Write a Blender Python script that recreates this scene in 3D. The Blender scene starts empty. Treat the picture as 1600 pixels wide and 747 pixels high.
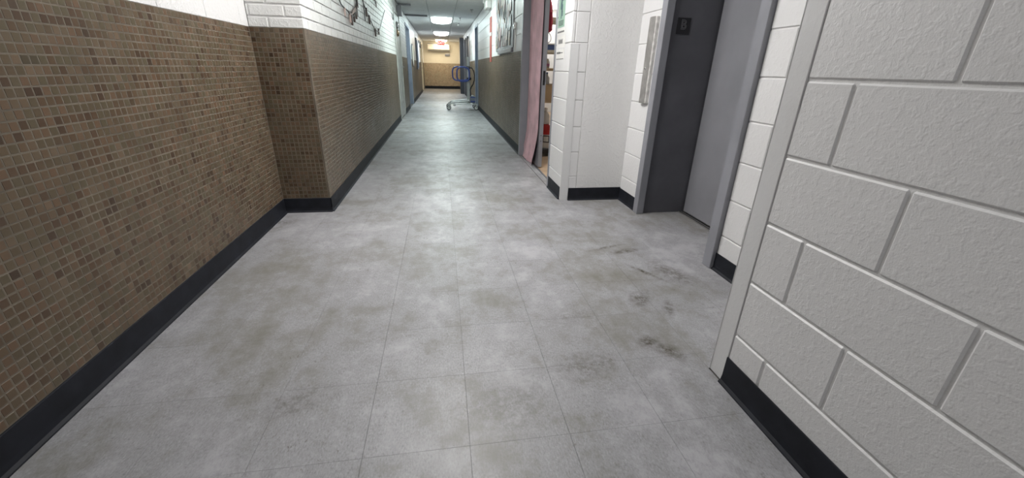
import bpy, math, random
import numpy as np
from mathutils import Matrix, Vector

S = bpy.context.scene
COL = S.collection
random.seed(7)
rng = np.random.default_rng(7)

# ------------------------------------------------------------------ camera
FPX, YAW, PITCH, ROLL, EYE = 633.2114, .1701, -.3961, .0258, 1.0254
_f = Vector((math.sin(YAW)*math.cos(PITCH), math.cos(YAW)*math.cos(PITCH), math.sin(PITCH)))
_r = Vector((math.cos(YAW), -math.sin(YAW), 0)); _u = _r.cross(_f)
CR = math.cos(ROLL)*_r + math.sin(ROLL)*_u
CU = -math.sin(ROLL)*_r + math.cos(ROLL)*_u
CP = Vector((0, 0, EYE))
cam = bpy.data.cameras.new('camera'); co = bpy.data.objects.new('camera', cam); COL.objects.link(co)
cam.sensor_fit = 'HORIZONTAL'; cam.sensor_width = 36; cam.lens = FPX/1600*36
cam.clip_start = .02; cam.clip_end = 100
co.matrix_world = Matrix(((CR.x, CU.x, -_f.x, CP.x), (CR.y, CU.y, -_f.y, CP.y), (CR.z, CU.z, -_f.z, CP.z), (0, 0, 0, 1)))
S.camera = co
# ------------------------------------------------------------------ world, exposure
w = bpy.data.worlds.new('world'); S.world = w; w.use_nodes = True
w.node_tree.nodes['Background'].inputs[0].default_value = (.8, .85, 1, 1)
w.node_tree.nodes['Background'].inputs[1].default_value = .05
S.view_settings.view_transform = 'Standard'; S.view_settings.look = 'None'
S.view_settings.gamma = 1; S.view_settings.use_curve_mapping = False
S.view_settings.exposure = 1.0
# ceiling lamps: (y centre, strength, colour); the emission itself is in the lamp builder
LAMPS = [(-1.4, 3.3, (.96, .97, 1)), (2.6, 16.5, (1, .975, .955)), (8.0, 14, (.82, .97, .93)), (12.85, 15, (.80, .96, .96)), (17.6, 14, (.88, .97, 1)), (22.2, 8, (1, .86, .64))]

# ------------------------------------------------------------------ geometry constants (metres)
XL, YA, XB = -1.183, 3.097, -.856       # near left wall, its return, corridor left wall
ZT, ZB = 1.235, .109                    # top and foot of the mosaic
XR, XN, XE = .962, .961, 1.495          # corridor right wall, near right wall, lift wall
YN, YG = 1.09, 3.227                    # end of the near right wall, alcove wall
YF, ZC = 23.04, 2.25                    # far wall, ceiling
P = (ZT-ZB)/39                          # mosaic pitch
Z0, CH, CL = .2055, .2032, .4           # block courses
GX, GY, G = -.5693, .8714, .3048        # floor tile grid

# ------------------------------------------------------------------ materials
def new_mat(name):
    m = bpy.data.materials.new(name); m.use_nodes = True
    return m, m.node_tree.nodes, m.node_tree.links, m.node_tree.nodes['Principled BSDF']
def N(nt, t, **k):
    n = nt.new(t)
    for a, b in k.items():
        if a.startswith('i_'): n.inputs[int(a[2:])].default_value = b
        else: setattr(n, a, b)
    return n
def noise(n, l, vec, scale, detail=3, rough=.55):
    t = N(n, 'ShaderNodeTexNoise'); t.inputs['Scale'].default_value = scale
    t.inputs['Detail'].default_value = detail; t.inputs['Roughness'].default_value = rough
    if vec is not None: l.new(vec, t.inputs['Vector'])
    return t.outputs['Fac']
def ramp(n, l, fac, stops, interp='LINEAR'):
    r = N(n, 'ShaderNodeValToRGB'); r.color_ramp.interpolation = interp
    e = r.color_ramp.elements
    while len(e) < len(stops): e.new(.5)
    for k, (p_, c) in enumerate(stops):
        e[k].position = p_; e[k].color = (c, c, c, 1) if isinstance(c, (int, float)) else (*c, 1)
    l.new(fac, r.inputs[0]); return r.outputs[0]
def mix(n, l, fac, a, b, mode='MIX'):
    m = N(n, 'ShaderNodeMix', data_type='RGBA', blend_type=mode)
    for s, v in ((m.inputs[0], fac), (m.inputs[6], a), (m.inputs[7], b)):
        if hasattr(v, 'is_output'): l.new(v, s)
        elif isinstance(v, (int, float)): s.default_value = v
        else: s.default_value = (*v, 1)
    return m.outputs[2]
def mathn(n, l, op, a, b=0., c=None, clamp=False):
    m = N(n, 'ShaderNodeMath', operation=op, use_clamp=clamp)
    for k, v in enumerate((a, b, c)):
        if v is None: continue
        if hasattr(v, 'is_output'): l.new(v, m.inputs[k])
        else: m.inputs[k].default_value = v
    return m.outputs[0]
def bump(n, l, b, h, strength, dist=.002):
    k = N(n, 'ShaderNodeBump'); k.inputs['Strength'].default_value = strength; k.inputs['Distance'].default_value = dist
    l.new(h, k.inputs['Height']); l.new(k.outputs[0], b.inputs['Normal'])
def pos(n): return N(n, 'ShaderNodeNewGeometry').outputs['Position']
def scaled(n, l, v, s):
    m = N(n, 'ShaderNodeVectorMath', operation='MULTIPLY'); l.new(v, m.inputs[0]); m.inputs[1].default_value = s
    return m.outputs[0]

def simple(name, col, rough=.5, metal=0, var=.06, vs=8, bs=0, bscale=60, emit=None, es=0, spec=None):
    m, n, l, b = new_mat(name)
    f = noise(n, l, pos(n), vs)
    c2 = tuple(max(0, c*(1-var*2)) for c in col); c1 = tuple(min(1, c*(1+var)) for c in col)
    l.new(mix(n, l, ramp(n, l, f, [(.3, 0), (.7, 1)]), c2, c1), b.inputs['Base Color'])
    b.inputs['Roughness'].default_value = rough; b.inputs['Metallic'].default_value = metal
    if spec is not None: b.inputs['Specular IOR Level'].default_value = spec
    if bs: bump(n, l, b, noise(n, l, pos(n), bscale, 4), bs)
    if emit: b.inputs['Emission Color'].default_value = (*emit, 1); b.inputs['Emission Strength'].default_value = es
    return m

def painted(name, col, rough=.42, pit=.5, fine=180, dirt=.05):
    m, n, l, b = new_mat(name); p = pos(n)
    f = noise(n, l, p, 2.2, 4); g = noise(n, l, p, 14, 5)
    c = mix(n, l, ramp(n, l, f, [(.35, 0), (.75, 1)]), col, tuple(x*(1-dirt) for x in col))
    c = mix(n, l, ramp(n, l, g, [(.62, 0), (.8, dirt*3)]), c, (.42, .40, .37))
    l.new(c, b.inputs['Base Color'])
    r = mathn(n, l, 'MULTIPLY_ADD', g, .18, rough-.09); l.new(r, b.inputs['Roughness'])
    v = N(n, 'ShaderNodeTexVoronoi'); v.inputs['Scale'].default_value = fine*.55; l.new(p, v.inputs['Vector'])
    pits = ramp(n, l, v.outputs['Distance'], [(.0, 0), (.35, 1)])
    spot = ramp(n, l, noise(n, l, p, 55, 2), [(.50, 0), (.62, 1)])
    h = mathn(n, l, 'MULTIPLY', pits, spot)
    h = mathn(n, l, 'ADD', h, mathn(n, l, 'MULTIPLY', noise(n, l, p, fine*1.3, 3, .6), 1.3))
    h = mathn(n, l, 'ADD', h, mathn(n, l, 'MULTIPLY', noise(n, l, p, 26, 3), .35))
    bump(n, l, b, h, pit, .0028)
    return m

def mosaic(name, mask, gain=(.93, .80, .66)):
    m, n, l, b = new_mat(name); p = pos(n)
    a = N(n, 'ShaderNodeVectorMath', operation='SUBTRACT'); l.new(p, a.inputs[0]); a.inputs[1].default_value = (0, 0, ZB)
    q = scaled(n, l, a.outputs[0], tuple(k/P for k in mask))
    fl = N(n, 'ShaderNodeVectorMath', operation='FLOOR'); l.new(q, fl.inputs[0])
    wn = N(n, 'ShaderNodeTexWhiteNoise', noise_dimensions='3D'); l.new(fl.outputs[0], wn.inputs['Vector'])
    # neighbouring tiles share a tint: low-frequency noise looked up once per tile
    lo = noise(n, l, scaled(n, l, fl.outputs[0], (.24, .24, .33)), 1.0, 2)
    t = mathn(n, l, 'ADD', mathn(n, l, 'MULTIPLY', wn.outputs['Value'], .34), mathn(n, l, 'MULTIPLY', lo, .66))
    c = ramp(n, l, t, [(.28, (.066, .044, .030)), (.38, (.100, .068, .045)), (.45, (.098, .083, .058)), (.51, (.100, .094, .066)), (.58, (.138, .094, .066)), (.65, (.120, .104, .078)), (.76, (.165, .128, .098))])
    dk = ramp(n, l, wn.outputs['Value'], [(.0, .72), (.10, .86), (.16, 1.0)])
    c = mix(n, l, 1.0, c, dk, 'MULTIPLY')
    sp = noise(n, l, p, 420, 3); c = mix(n, l, .16, c, ramp(n, l, sp, [(.3, .35), (.7, 1.0)]), 'MULTIPLY')
    dirt = noise(n, l, p, 3.1, 4); c = mix(n, l, ramp(n, l, dirt, [(.4, 0), (.75, .35)]), c, (.105, .088, .066))
    c = mix(n, l, 1., c, gain, 'MULTIPLY')
    l.new(c, b.inputs['Base Color'])
    l.new(mathn(n, l, 'MULTIPLY_ADD', dirt, .3, .26), b.inputs['Roughness'])
    b.inputs['Specular IOR Level'].default_value = .45
    bump(n, l, b, sp, .15, .0006)
    return m

def floor_mat():
    m, n, l, b = new_mat('vinyl floor tile'); p = pos(n)
    a = N(n, 'ShaderNodeVectorMath', operation='SUBTRACT'); l.new(p, a.inputs[0]); a.inputs[1].default_value = (GX, GY, 0)
    fl = N(n, 'ShaderNodeVectorMath', operation='FLOOR'); l.new(scaled(n, l, a.outputs[0], (1/G, 1/G, 0)), fl.inputs[0])
    wn = N(n, 'ShaderNodeTexWhiteNoise', noise_dimensions='3D'); l.new(fl.outputs[0], wn.inputs['Vector'])
    c = ramp(n, l, wn.outputs['Value'], [(0, (.268, .266, .276)), (1, (.292, .290, .302))])
    # chips of the vinyl, drawn out one way
    ch = noise(n, l, scaled(n, l, p, (190, 85, 1)), 1.0, 5, .75)
    c = mix(n, l, .9, c, ramp(n, l, ch, [(.30, .45), (.44, .88), (.56, 1.02), (.70, 1.4)]), 'MULTIPLY')
    sp = noise(n, l, p, 160, 2); c = mix(n, l, ramp(n, l, sp, [(.66, 0), (.76, .55)]), c, (.12, .11, .10))
    # worn wax and brownish traffic grime
    big = noise(n, l, p, 1.7, 9, .68); mid = noise(n, l, scaled(n, l, p, (1.25, .8, 1)), 6.5, 9, .76)
    g = mathn(n, l, 'ADD', mathn(n, l, 'MULTIPLY', big, .6), mathn(n, l, 'MULTIPLY', mid, .4))
    c = mix(n, l, ramp(n, l, g, [(.495, 0), (.535, .42), (.60, .8), (.66, 1)]), c, (.165, .158, .138))
    c = mix(n, l, ramp(n, l, g, [(.40, .8), (.475, 0)]), c, (.375, .37, .388))
    # scattered black scuff flecks
    sc = noise(n, l, scaled(n, l, p, (70, 40, 1)), 1., 4, .7); ar = noise(n, l, p, 2.7, 3)
    fm = mathn(n, l, 'MULTIPLY', ramp(n, l, sc, [(.60, 0), (.67, 1)]), ramp(n, l, ar, [(.48, 0), (.66, .85)]))
    c = mix(n, l, fm, c, (.10, .088, .07))
    # spilt-drink stains with a shape of their own
    st = None; gr = noise(n, l, p, 34, 8, .8); gr2 = noise(n, l, p, 7, 3)
    for (x, y, rx, ry, rot, s) in STAINS:
        mp = N(n, 'ShaderNodeMapping', vector_type='TEXTURE'); l.new(p, mp.inputs[0])
        mp.inputs['Location'].default_value = (x, y, 0); mp.inputs['Rotation'].default_value = (0, 0, rot); mp.inputs['Scale'].default_value = (rx, ry, 1)
        ln = N(n, 'ShaderNodeVectorMath', operation='LENGTH'); l.new(mp.outputs[0], ln.inputs[0])
        d = mathn(n, l, 'ADD', ln.outputs['Value'], mathn(n, l, 'MULTIPLY_ADD', gr2, 1.5, -.75))
        k = mathn(n, l, 'MULTIPLY', ramp(n, l, d, [(.2, 1), (1., 0)]), min(1, s*2.0))
        st = k if st is None else mathn(n, l, 'MAXIMUM', st, k)
    sm = mathn(n, l, 'MULTIPLY', st, ramp(n, l, gr, [(.42, .12), (.56, 1)]))
    c = mix(n, l, sm, c, (.055, .045, .03))
    l.new(c, b.inputs['Base Color'])
    r = ramp(n, l, mathn(n, l, 'ADD', mathn(n, l, 'MULTIPLY', mid, .6), mathn(n, l, 'MULTIPLY', ch, .4)), [(.3, .33), (.7, .56)])
    l.new(r, b.inputs['Roughness']); b.inputs['Specular IOR Level'].default_value = .45
    h = mathn(n, l, 'ADD', ch, mathn(n, l, 'MULTIPLY', big, 1.5)); bump(n, l, b, h, .25, .0006)
    return m
STAINS = [(.86, 1.20, .085, .05, -.9, .9), (.80, 1.27, .07, .05, .4, .55), (1.08, 1.86, .17, .022, 2.1, .8), (1.08, 2.15, .16, .035, .2, .5), (1.0, 2.22, .16, .02, .3, .45),
          (.92, 1.6, .12, .06, .9, .42), (.55, 1.5, .2, .10, .3, .16), (.50, 1.15, .15, .1, .3, .25), (1.22, 1.85, .12, .2, .3, .33), (-1.12, 2.88, .10, .06, .2, .35), (-.5, 1.12, .13, .09, .3, .22), (1.02, 1.5, .10, .03, 1.2, .35), (.16, 1.0, .2, .14, 0, .2)]

M = {}
M['floor'] = floor_mat()
M['slab'] = simple('dark floor bedding', (.11, .10, .095), .9)
M['mosX'] = mosaic('brown mosaic tile', (0, 1, 1)); M['mosY'] = mosaic('brown mosaic tile across', (1, 0, 1))
M['mosF'] = mosaic('far wall mosaic tile', (1, 0, 1), (3.6, 3.4, 3.0))  # the brown mosaic colours multiplied up to a paler tan, far wall only
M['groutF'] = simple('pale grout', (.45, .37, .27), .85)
M['grout'] = simple('tan grout', (.140, .117, .088), .85, var=.16, vs=7, bs=.3, bscale=300)
M['white'] = painted('white painted block', (.67, .665, .665), .42, .20)
M['mortar'] = painted('white painted joint', (.70, .695, .69), .35, .2)
M['plaster'] = painted('white painted plaster', (.68, .675, .67), .45, .4, 90, .04)
M['brick'] = painted('white painted brick', (.64, .64, .625), .40, .35, 120, .05)
M['guard'] = painted('painted steel corner guard', (.62, .62, .62), .35, .08, 160, .03)
M['cream'] = painted('cream painted wall', (.78, .70, .55), .5, .2)
M['base'] = simple('black rubber base', (.012, .0135, .019), .6, spec=.25, var=.2, vs=12, bs=.1, bscale=90)
M['ceil'] = simple('off white ceiling tile', (.84, .85, .84), .85, var=.04, vs=30, bs=.3, bscale=200)
M['tbar'] = simple('grey ceiling grid', (.6, .62, .62), .5)
M['lampframe'] = simple('white enamel', (.8, .8, .8), .4)
M['greyD'] = simple('dark grey paint', (.105, .106, .12), .38, var=.08, vs=5, bs=.06, bscale=80)
M['charcoal'] = simple('charcoal paint', (.03, .032, .04), .45)
M['greyM'] = simple('grey door paint', (.23, .23, .25), .38, var=.05, vs=4, bs=.05, bscale=70)
M['greyF'] = simple('grey frame paint', (.235, .238, .262), .36, var=.06, vs=5, bs=.05, bscale=70)
M['blueF'] = simple('blue grey frame paint', (.23, .26, .32), .4, var=.06)
M['steel'] = simple('brushed stainless steel', (.50, .49, .47), .38, .9, var=.12, vs=14)
M['worn'] = simple('scuffed pale metal edge', (.56, .55, .53), .5, .3, var=.16, vs=30)
M['chrome'] = simple('chrome', (.75, .75, .76), .18, 1, var=.05)
M['black'] = simple('black plastic', (.012, .012, .014), .45)
M['signface'] = simple('black engraved plate', (.012, .012, .015), .35)
M['letter'] = simple('dark grey raised letter', (.13, .13, .14), .4)
M['pink'] = simple('pink cotton cloth', (.70, .46, .50), .9, var=.12, vs=6, bs=.4, bscale=350)
M['red'] = simple('red plastic', (.55, .03, .03), .4)
M['redcloth'] = simple('red cloth', (.45, .04, .07), .9)
M['bluebin'] = simple('blue plastic', (.10, .16, .35), .5)
M['yellow'] = simple('yellow carton', (.75, .55, .10), .6)
M['card'] = simple('brown cardboard', (.48, .34, .20), .8)
M['whitep'] = simple('white plastic', (.8, .8, .78), .35)
M['paper'] = simple('white paper', (.74, .73, .70), .7, var=.03)
M['ink'] = simple('black ink', (.04, .04, .045), .7)
M['green'] = simple('pale green poster paper', (.30, .46, .36), .6, var=.05)
M['wood'] = simple('tan vinyl floor', (.50, .36, .24), .5, var=.1)
M['doorW'] = simple('scuffed pale grey door', (.47, .47, .45), .45, var=.15, vs=6)
M['tan'] = simple('cream gloss trim', (.75, .66, .50), .4)
M['wire'] = simple('dark wire', (.05, .05, .055), .5)
M['clip'] = simple('dark brown clip', (.09, .06, .05), .5)
M['rust'] = simple('reddish paper scrap', (.55, .44, .40), .7)
M['blue'] = simple('blue enamel tube', (.06, .10, .36), .3)
M['silver'] = simple('silver enamel tube', (.5, .52, .52), .35, .5)
M['rubber'] = simple('grey rubber tyre', (.06, .06, .065), .6)
M['ivory'] = simple('ivory plastic', (.80, .74, .62), .45)
M['redtape'] = simple('red banner strip', (.40, .09, .07), .6, var=.15, vs=20)
M['silverfoil'] = simple('silver foil border', (.30, .31, .33), .45, .3)
m, n, l, b = new_mat('snapshot print')
oi = N(n, 'ShaderNodeObjectInfo'); wn = N(n, 'ShaderNodeTexWhiteNoise', noise_dimensions='4D')
l.new(scaled(n, l, pos(n), (0, 0, 0)), wn.inputs['Vector']); l.new(mathn(n, l, 'MULTIPLY', oi.outputs['Random'], 97.), wn.inputs['W'])
hue = ramp(n, l, wn.outputs['Value'], [(0, (.10, .09, .09)), (.15, (.55, .42, .32)), (.3, (.55, .52, .48)), (.42, (.35, .08, .08)), (.55, (.10, .13, .18)), (.68, (.55, .40, .22)), (.8, (.3, .3, .32)), (.9, (.62, .35, .40)), (1, (.15, .2, .12))], 'CONSTANT')
l.new(mix(n, l, ramp(n, l, noise(n, l, pos(n), 22, 3), [(.35, 0), (.6, .85)]), hue, (.07, .055, .05)), b.inputs['Base Color'])
b.inputs['Roughness'].default_value = .35; M['photo'] = m
def emis(name, col, s, base=(.8, .8, .8)):
    m, n, l, b = new_mat(name); b.inputs['Base Color'].default_value = (*base, 1)
    f = noise(n, l, pos(n), 3); l.new(mix(n, l, f, col, tuple(min(1, c*1.02) for c in col)), b.inputs['Emission Color'])
    b.inputs['Emission Strength'].default_value = s; return m
M['exit'] = emis('white exit letters', (1, .8, .75), .9); M['exitface'] = emis('red exit sign face', (1, .07, .03), .55, (.4, .02, .01))
M['glint'] = simple('polished brass', (.85, .6, .4), .12, 1)

# ------------------------------------------------------------------ mesh helpers
BASE = {}
class MB:
    def __init__(s): s.v = []; s.f = []; s.m = []; s.smooth = False
    def add(s, vs, fs, mi=0):
        o = len(s.v); s.v += [tuple(v) for v in vs]; s.f += [tuple(o+i for i in f) for f in fs]; s.m += [mi]*len(fs)
        return s
    def box(s, x0, x1, y0, y1, z0, z1, c=0., mi=0):
        if c <= 0:
            v = [(x, y, z) for x in (x0, x1) for y in (y0, y1) for z in (z0, z1)]
            return s.add(v, [(0, 1, 3, 2), (4, 6, 7, 5), (0, 4, 5, 1), (2, 3, 7, 6), (0, 2, 6, 4), (1, 5, 7, 3)], mi)
        v, f = chamfer((x1-x0, y1-y0, z1-z0), c); cx, cy, cz = (x0+x1)/2, (y0+y1)/2, (z0+z1)/2
        return s.add([(a+cx, b_+cy, d+cz) for a, b_, d in v], f, mi)
    def prism(s, pts, axis, a, b_, mi=0):      # closed outline in the two other axes, extruded from a to b_
        def P3(p, t): return {0: (t, p[0], p[1]), 1: (p[0], t, p[1]), 2: (p[0], p[1], t)}[axis]
        k = len(pts); v = [P3(p, a) for p in pts]+[P3(p, b_) for p in pts]
        return s.add(v, [tuple(range(k))[::-1], tuple(range(k, 2*k))]+[(i, (i+1) % k, k+(i+1) % k, k+i) for i in range(k)], mi)
    def tube(s, pts, r, seg=8, closed=False, cap=True):
        pts = [Vector(p) for p in pts]; n = len(pts); rings = []; prev = None
        for i, p in enumerate(pts):
            a = pts[(i-1) % n] if (closed or i > 0) else p; c = pts[(i+1) % n] if (closed or i < n-1) else p
            t = (c-a).normalized()
            if prev is None: u = t.cross(Vector((0, 0, 1))); u = u if u.length > .1 else t.cross(Vector((1, 0, 0)))
            else: u = prev-t*prev.dot(t)
            u.normalize(); prev = u; v = t.cross(u); rr = r[i] if isinstance(r, (list, tuple)) else r
            rings.append([p+(u*math.cos(2*math.pi*k/seg)+v*math.sin(2*math.pi*k/seg))*rr for k in range(seg)])
        f = []
        for i in range(n if closed else n-1):
            j = (i+1) % n
            f += [(i*seg+k, i*seg+(k+1) % seg, j*seg+(k+1) % seg, j*seg+k) for k in range(seg)]
        if cap and not closed: f += [tuple(range(seg))[::-1], tuple((n-1)*seg+k for k in range(seg))]
        s.smooth = True; return s.add([q for R_ in rings for q in R_], f)
    def lathe(s, prof, c, axis=2, seg=20):
        v = []
        for (r, h) in prof:
            for k in range(seg):
                a, b_ = r*math.cos(2*math.pi*k/seg), r*math.sin(2*math.pi*k/seg)
                q = {0: (h, a, b_), 1: (a, h, b_), 2: (a, b_, h)}[axis]; v.append((q[0]+c[0], q[1]+c[1], q[2]+c[2]))
        n = len(prof); f = [(i*seg+k, i*seg+(k+1) % seg, (i+1)*seg+(k+1) % seg, (i+1)*seg+k) for i in range(n-1) for k in range(seg)]
        f += [tuple(range(seg))[::-1], tuple((n-1)*seg+k for k in range(seg))]; s.smooth = True
        return s.add(v, f)
    def build(s, name, mat, parent=None, label=None):
        B = BASE.get(parent.name, (0, 0, 0)) if parent else (0, 0, 0)
        me = bpy.data.meshes.new(name); me.from_pydata([(v[0]-B[0], v[1]-B[1], v[2]-B[2]) for v in s.v], [], s.f)
        for k in (mat if isinstance(mat, list) else [mat]): me.materials.append(k)
        if any(s.m): me.polygons.foreach_set('material_index', s.m)
        import bmesh
        bm = bmesh.new(); bm.from_mesh(me); bmesh.ops.recalc_face_normals(bm, faces=bm.faces); bm.to_mesh(me); bm.free()
        if s.smooth:
            me.polygons.foreach_set('use_smooth', [True]*len(me.polygons)); me.set_sharp_from_angle(angle=.7)
        o = bpy.data.objects.new(name, me); COL.objects.link(o)
        if parent: o.parent = parent
        BASE[o.name] = B
        if label: o['label'] = label
        return o
def chamfer(d, c):
    hx, hy, hz = d[0]/2, d[1]/2, d[2]/2; v = []; f = []; idx = {}
    for sx in (-1, 1):
        for sy in (-1, 1):
            for sz in (-1, 1):
                for a in range(3):
                    p = [sx*(hx-c), sy*(hy-c), sz*(hz-c)]; p[a] = (sx*hx, sy*hy, sz*hz)[a]
                    idx[(sx, sy, sz, a)] = len(v); v.append(tuple(p))
    I = idx
    for s_ in (-1, 1):
        f.append((I[s_, -1, -1, 0], I[s_, 1, -1, 0], I[s_, 1, 1, 0], I[s_, -1, 1, 0])[::s_])
        f.append((I[-1, s_, -1, 1], I[-1, s_, 1, 1], I[1, s_, 1, 1], I[1, s_, -1, 1])[::s_])
        f.append((I[-1, -1, s_, 2], I[1, -1, s_, 2], I[1, 1, s_, 2], I[-1, 1, s_, 2])[::s_])
    for a in (-1, 1):
        for b_ in (-1, 1):
            f.append((I[a, b_, -1, 0], I[a, b_, 1, 0], I[a, b_, 1, 1], I[a, b_, -1, 1])[::-1 if a*b_ < 0 else 1])
            f.append((I[a, -1, b_, 0], I[a, -1, b_, 2], I[a, 1, b_, 2], I[a, 1, b_, 0])[::-1 if a*b_ > 0 else 1][::-1])
            f.append((I[-1, a, b_, 1], I[-1, a, b_, 2], I[1, a, b_, 2], I[1, a, b_, 1])[::-1 if a*b_ < 0 else 1])
            for d_ in (-1, 1): f.append((I[a, b_, d_, 0], I[a, b_, d_, 1], I[a, b_, d_, 2])[::1 if a*b_*d_ > 0 else -1])
    def out(t):
        a, b_, c_ = (Vector(v[i]) for i in t[:3]); return t if (b_-a).cross(c_-a).dot(a+b_+c_) > 0 else t[::-1]
    return v, [out(t) for t in f]
def thing(name, label, cat, loc=(0, 0, 0), group=None, kind=None):
    o = bpy.data.objects.new(name, None); o.empty_display_size = .05; COL.objects.link(o); o.location = loc; BASE[o.name] = tuple(loc)
    o['label'] = label
    if kind: o['kind'] = kind
    else: o['category'] = cat
    if group: o['group'] = group
    return o
def tag(o, label, cat, group=None):
    o['label'] = label; o['category'] = cat
    if group: o['group'] = group
    return o
def struct(o, label=None):
    o['kind'] = 'structure'
    if label: o['label'] = label
    return o
def screen(p):
    d = Vector(p)-CP; z = d.dot(_f)
    if z < .05: return None
    return 800+FPX*d.dot(CR)/z, 373.5-FPX*d.dot(CU)/z
def psize(c, d):
    """size on the photograph of a piece (0 when it is out of the frame)"""
    s = screen(c)
    if s is None or not(-30 < s[0] < 1630 and -30 < s[1] < 777): return 0
    ax = sorted(range(3), key=lambda a: -d[a])[:2]; L = []
    for a in ax:
        e = Vector((0, 0, 0)); e[a] = d[a]/2
        A, B_ = screen(Vector(c)-e), screen(Vector(c)+e)
        if A is None or B_ is None: return 0
        L.append(math.hypot(A[0]-B_[0], A[1]-B_[1]))
    return math.sqrt(L[0]*L[1])
TMPL = {}
def template(kind, d, par):
    key = (kind, tuple(round(x, 4) for x in d), par)
    if key not in TMPL:
        if kind == 'box': v, f = chamfer(d, par)
        else:                       # mosaic tile: slightly pillowed slab, front along +/- axis
            ax, sg = par; o = [a for a in range(3) if a != ax]; v = []
            for (lvl, ins) in ((0, 0), (.62, 0), (1, .0016)):
                for (i, j) in ((-1, -1), (1, -1), (1, 1), (-1, 1)):
                    q = [0, 0, 0]; q[ax] = sg*(lvl-.5)*d[ax]; q[o[0]] = i*(d[o[0]]/2-ins); q[o[1]] = j*(d[o[1]]/2-ins); v.append(tuple(q))
            f = [(8, 9, 10, 11)]+[(r*4+k, r*4+(k+1) % 4, r*4+4+(k+1) % 4, r*4+4+k) for r in (0, 1) for k in range(4)]
            def out(t):
                a, b_, c_ = (Vector(v[i]) for i in t[:3]); return t if (b_-a).cross(c_-a).dot(a+b_+c_) > 0 else t[::-1]
            f = [out(t) for t in f]
        TMPL[key] = (v, f, None)
    return key
def pieces(parent, name, items, mat, stuff_name, minpx=8, maxn=300, kind='box', par=.002, wob=0.):
    """items: (centre, dims). The largest in view become objects, the rest one joined 'stuff' part."""
    sz = [psize(c, d) for c, d in items]
    order = sorted(range(len(items)), key=lambda i: -sz[i])
    pick = set(i for i in order[:maxn] if sz[i] >= minpx); B = BASE.get(parent.name, (0, 0, 0)); rest = {}
    for i, (c, d) in enumerate(items):
        key = template(kind, d, par)
        if i in pick:
            v, f, me = TMPL[key]
            if me is None or me.materials[0] != mat:
                me = bpy.data.meshes.new(name); me.from_pydata(v, [], f); me.materials.append(mat); TMPL[key] = (v, f, me)
            o = bpy.data.objects.new(name, me); COL.objects.link(o); o.parent = parent; o.location = Vector(c)-Vector(B)
            if wob: o.rotation_euler = tuple(random.uniform(-wob, wob) for _ in range(3))
        else: rest.setdefault(key, []).append(c)
    if rest:
        V, F, off = [], {}, 0
        for key, cs in rest.items():
            v, f, _ = TMPL[key]; v = np.array(v); k = len(cs); n = len(v)
            A = v[None]+np.array(cs)[:, None, :]-np.array(B)
            if wob:
                t = rng.uniform(-wob, wob, (k, 3)); A = A+np.cross(t[:, None, :], v[None].repeat(k, 0))
            V.append(A.reshape(-1, 3))
            for ln in set(map(len, f)):
                q = np.array([t for t in f if len(t) == ln])
                F.setdefault(ln, []).append((q[None]+off+(np.arange(k)*n)[:, None, None]).reshape(-1, ln))
            off += k*n
        V = np.concatenate(V); loops = []; starts = []; tot = 0
        for ln, arr in F.items():
            a = np.concatenate(arr); loops.append(a.ravel()); starts.append(tot+np.arange(len(a))*ln); tot += a.size
        me = bpy.data.meshes.new(stuff_name); me.vertices.add(len(V)); me.vertices.foreach_set('co', V.ravel().astype(np.float32))
        loops = np.concatenate(loops).astype(np.int32); starts = np.concatenate(starts).astype(np.int32)
        me.loops.add(len(loops)); me.loops.foreach_set('vertex_index', loops)
        me.polygons.add(len(starts)); me.polygons.foreach_set('loop_start', starts)
        me.polygons.foreach_set('use_smooth', np.zeros(len(starts), bool)); me.update(calc_edges=True); me.validate(); me.materials.append(mat)
        o = bpy.data.objects.new(stuff_name, me); COL.objects.link(o); o.parent = parent; o['kind'] = 'stuff'
def mosaic_items(axis, plane, sg, a0, a1, z0=ZB, z1=ZT, t=.0055, skip=()):
    """tiles on wall 'axis'=plane (front face), lattice along the other horizontal axis"""
    out = []; k0, k1 = math.ceil((a0-.004)/P-.5), math.floor((a1+.004)/P-.5)
    for r in range(39):
        z = ZB+(r+.5)*P
        for k in range(k0, k1+1):
            u = (k+.5)*P
            if any(s0 < u < s1 for s0, s1 in skip): continue
            g = .0030; c = [0, 0, z]; d = [P-g, P-g, P-g]; c[axis] = plane-sg*t/2; d[axis] = t; c[1-axis] = u
            if u-P/2 < a0-.004 or u+P/2 > a1+.004: continue
            out.append((tuple(c), tuple(d)))
    return out
def blocks(axis, plane, sg, a0, a1, zlo, zhi, first, L=CL, H=CH, zoff=Z0, g=.007, t=.026, phase=0):
    """running-bond units on a wall face; 'first' is a joint position on the even courses"""
    out = []; k = math.floor((zlo-zoff)/H+1e-4)
    while zoff+k*H < zhi-.005:
        z0, z1 = max(zlo, zoff+k*H), min(zhi, zoff+(k+1)*H)
        s = first+(L/2 if (k+phase) % 2 else 0); s -= L*math.ceil((s-a0)/L); u = s
        while u < a1-1e-4:
            u0, u1 = max(u, a0), min(u+L, a1)
            if u1-u0 > .005 and z1-z0 > .015:
                q0 = u0+(g/2 if u0 > a0+1e-5 else 0); q1 = u1-(g/2 if u1 < a1-1e-5 else 0)
                w0 = z0+(g/2 if z0 > zlo else 0); w1 = z1-(g/2 if z1 < zhi else 0)
                c = [0, 0, (w0+w1)/2]; d = [0, 0, w1-w0]; c[axis] = plane-sg*t/2; d[axis] = t; c[1-axis] = (q0+q1)/2; d[1-axis] = q1-q0
                out.append((tuple(c), tuple(d)))
            u += L
        k += 1
    return out

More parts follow.
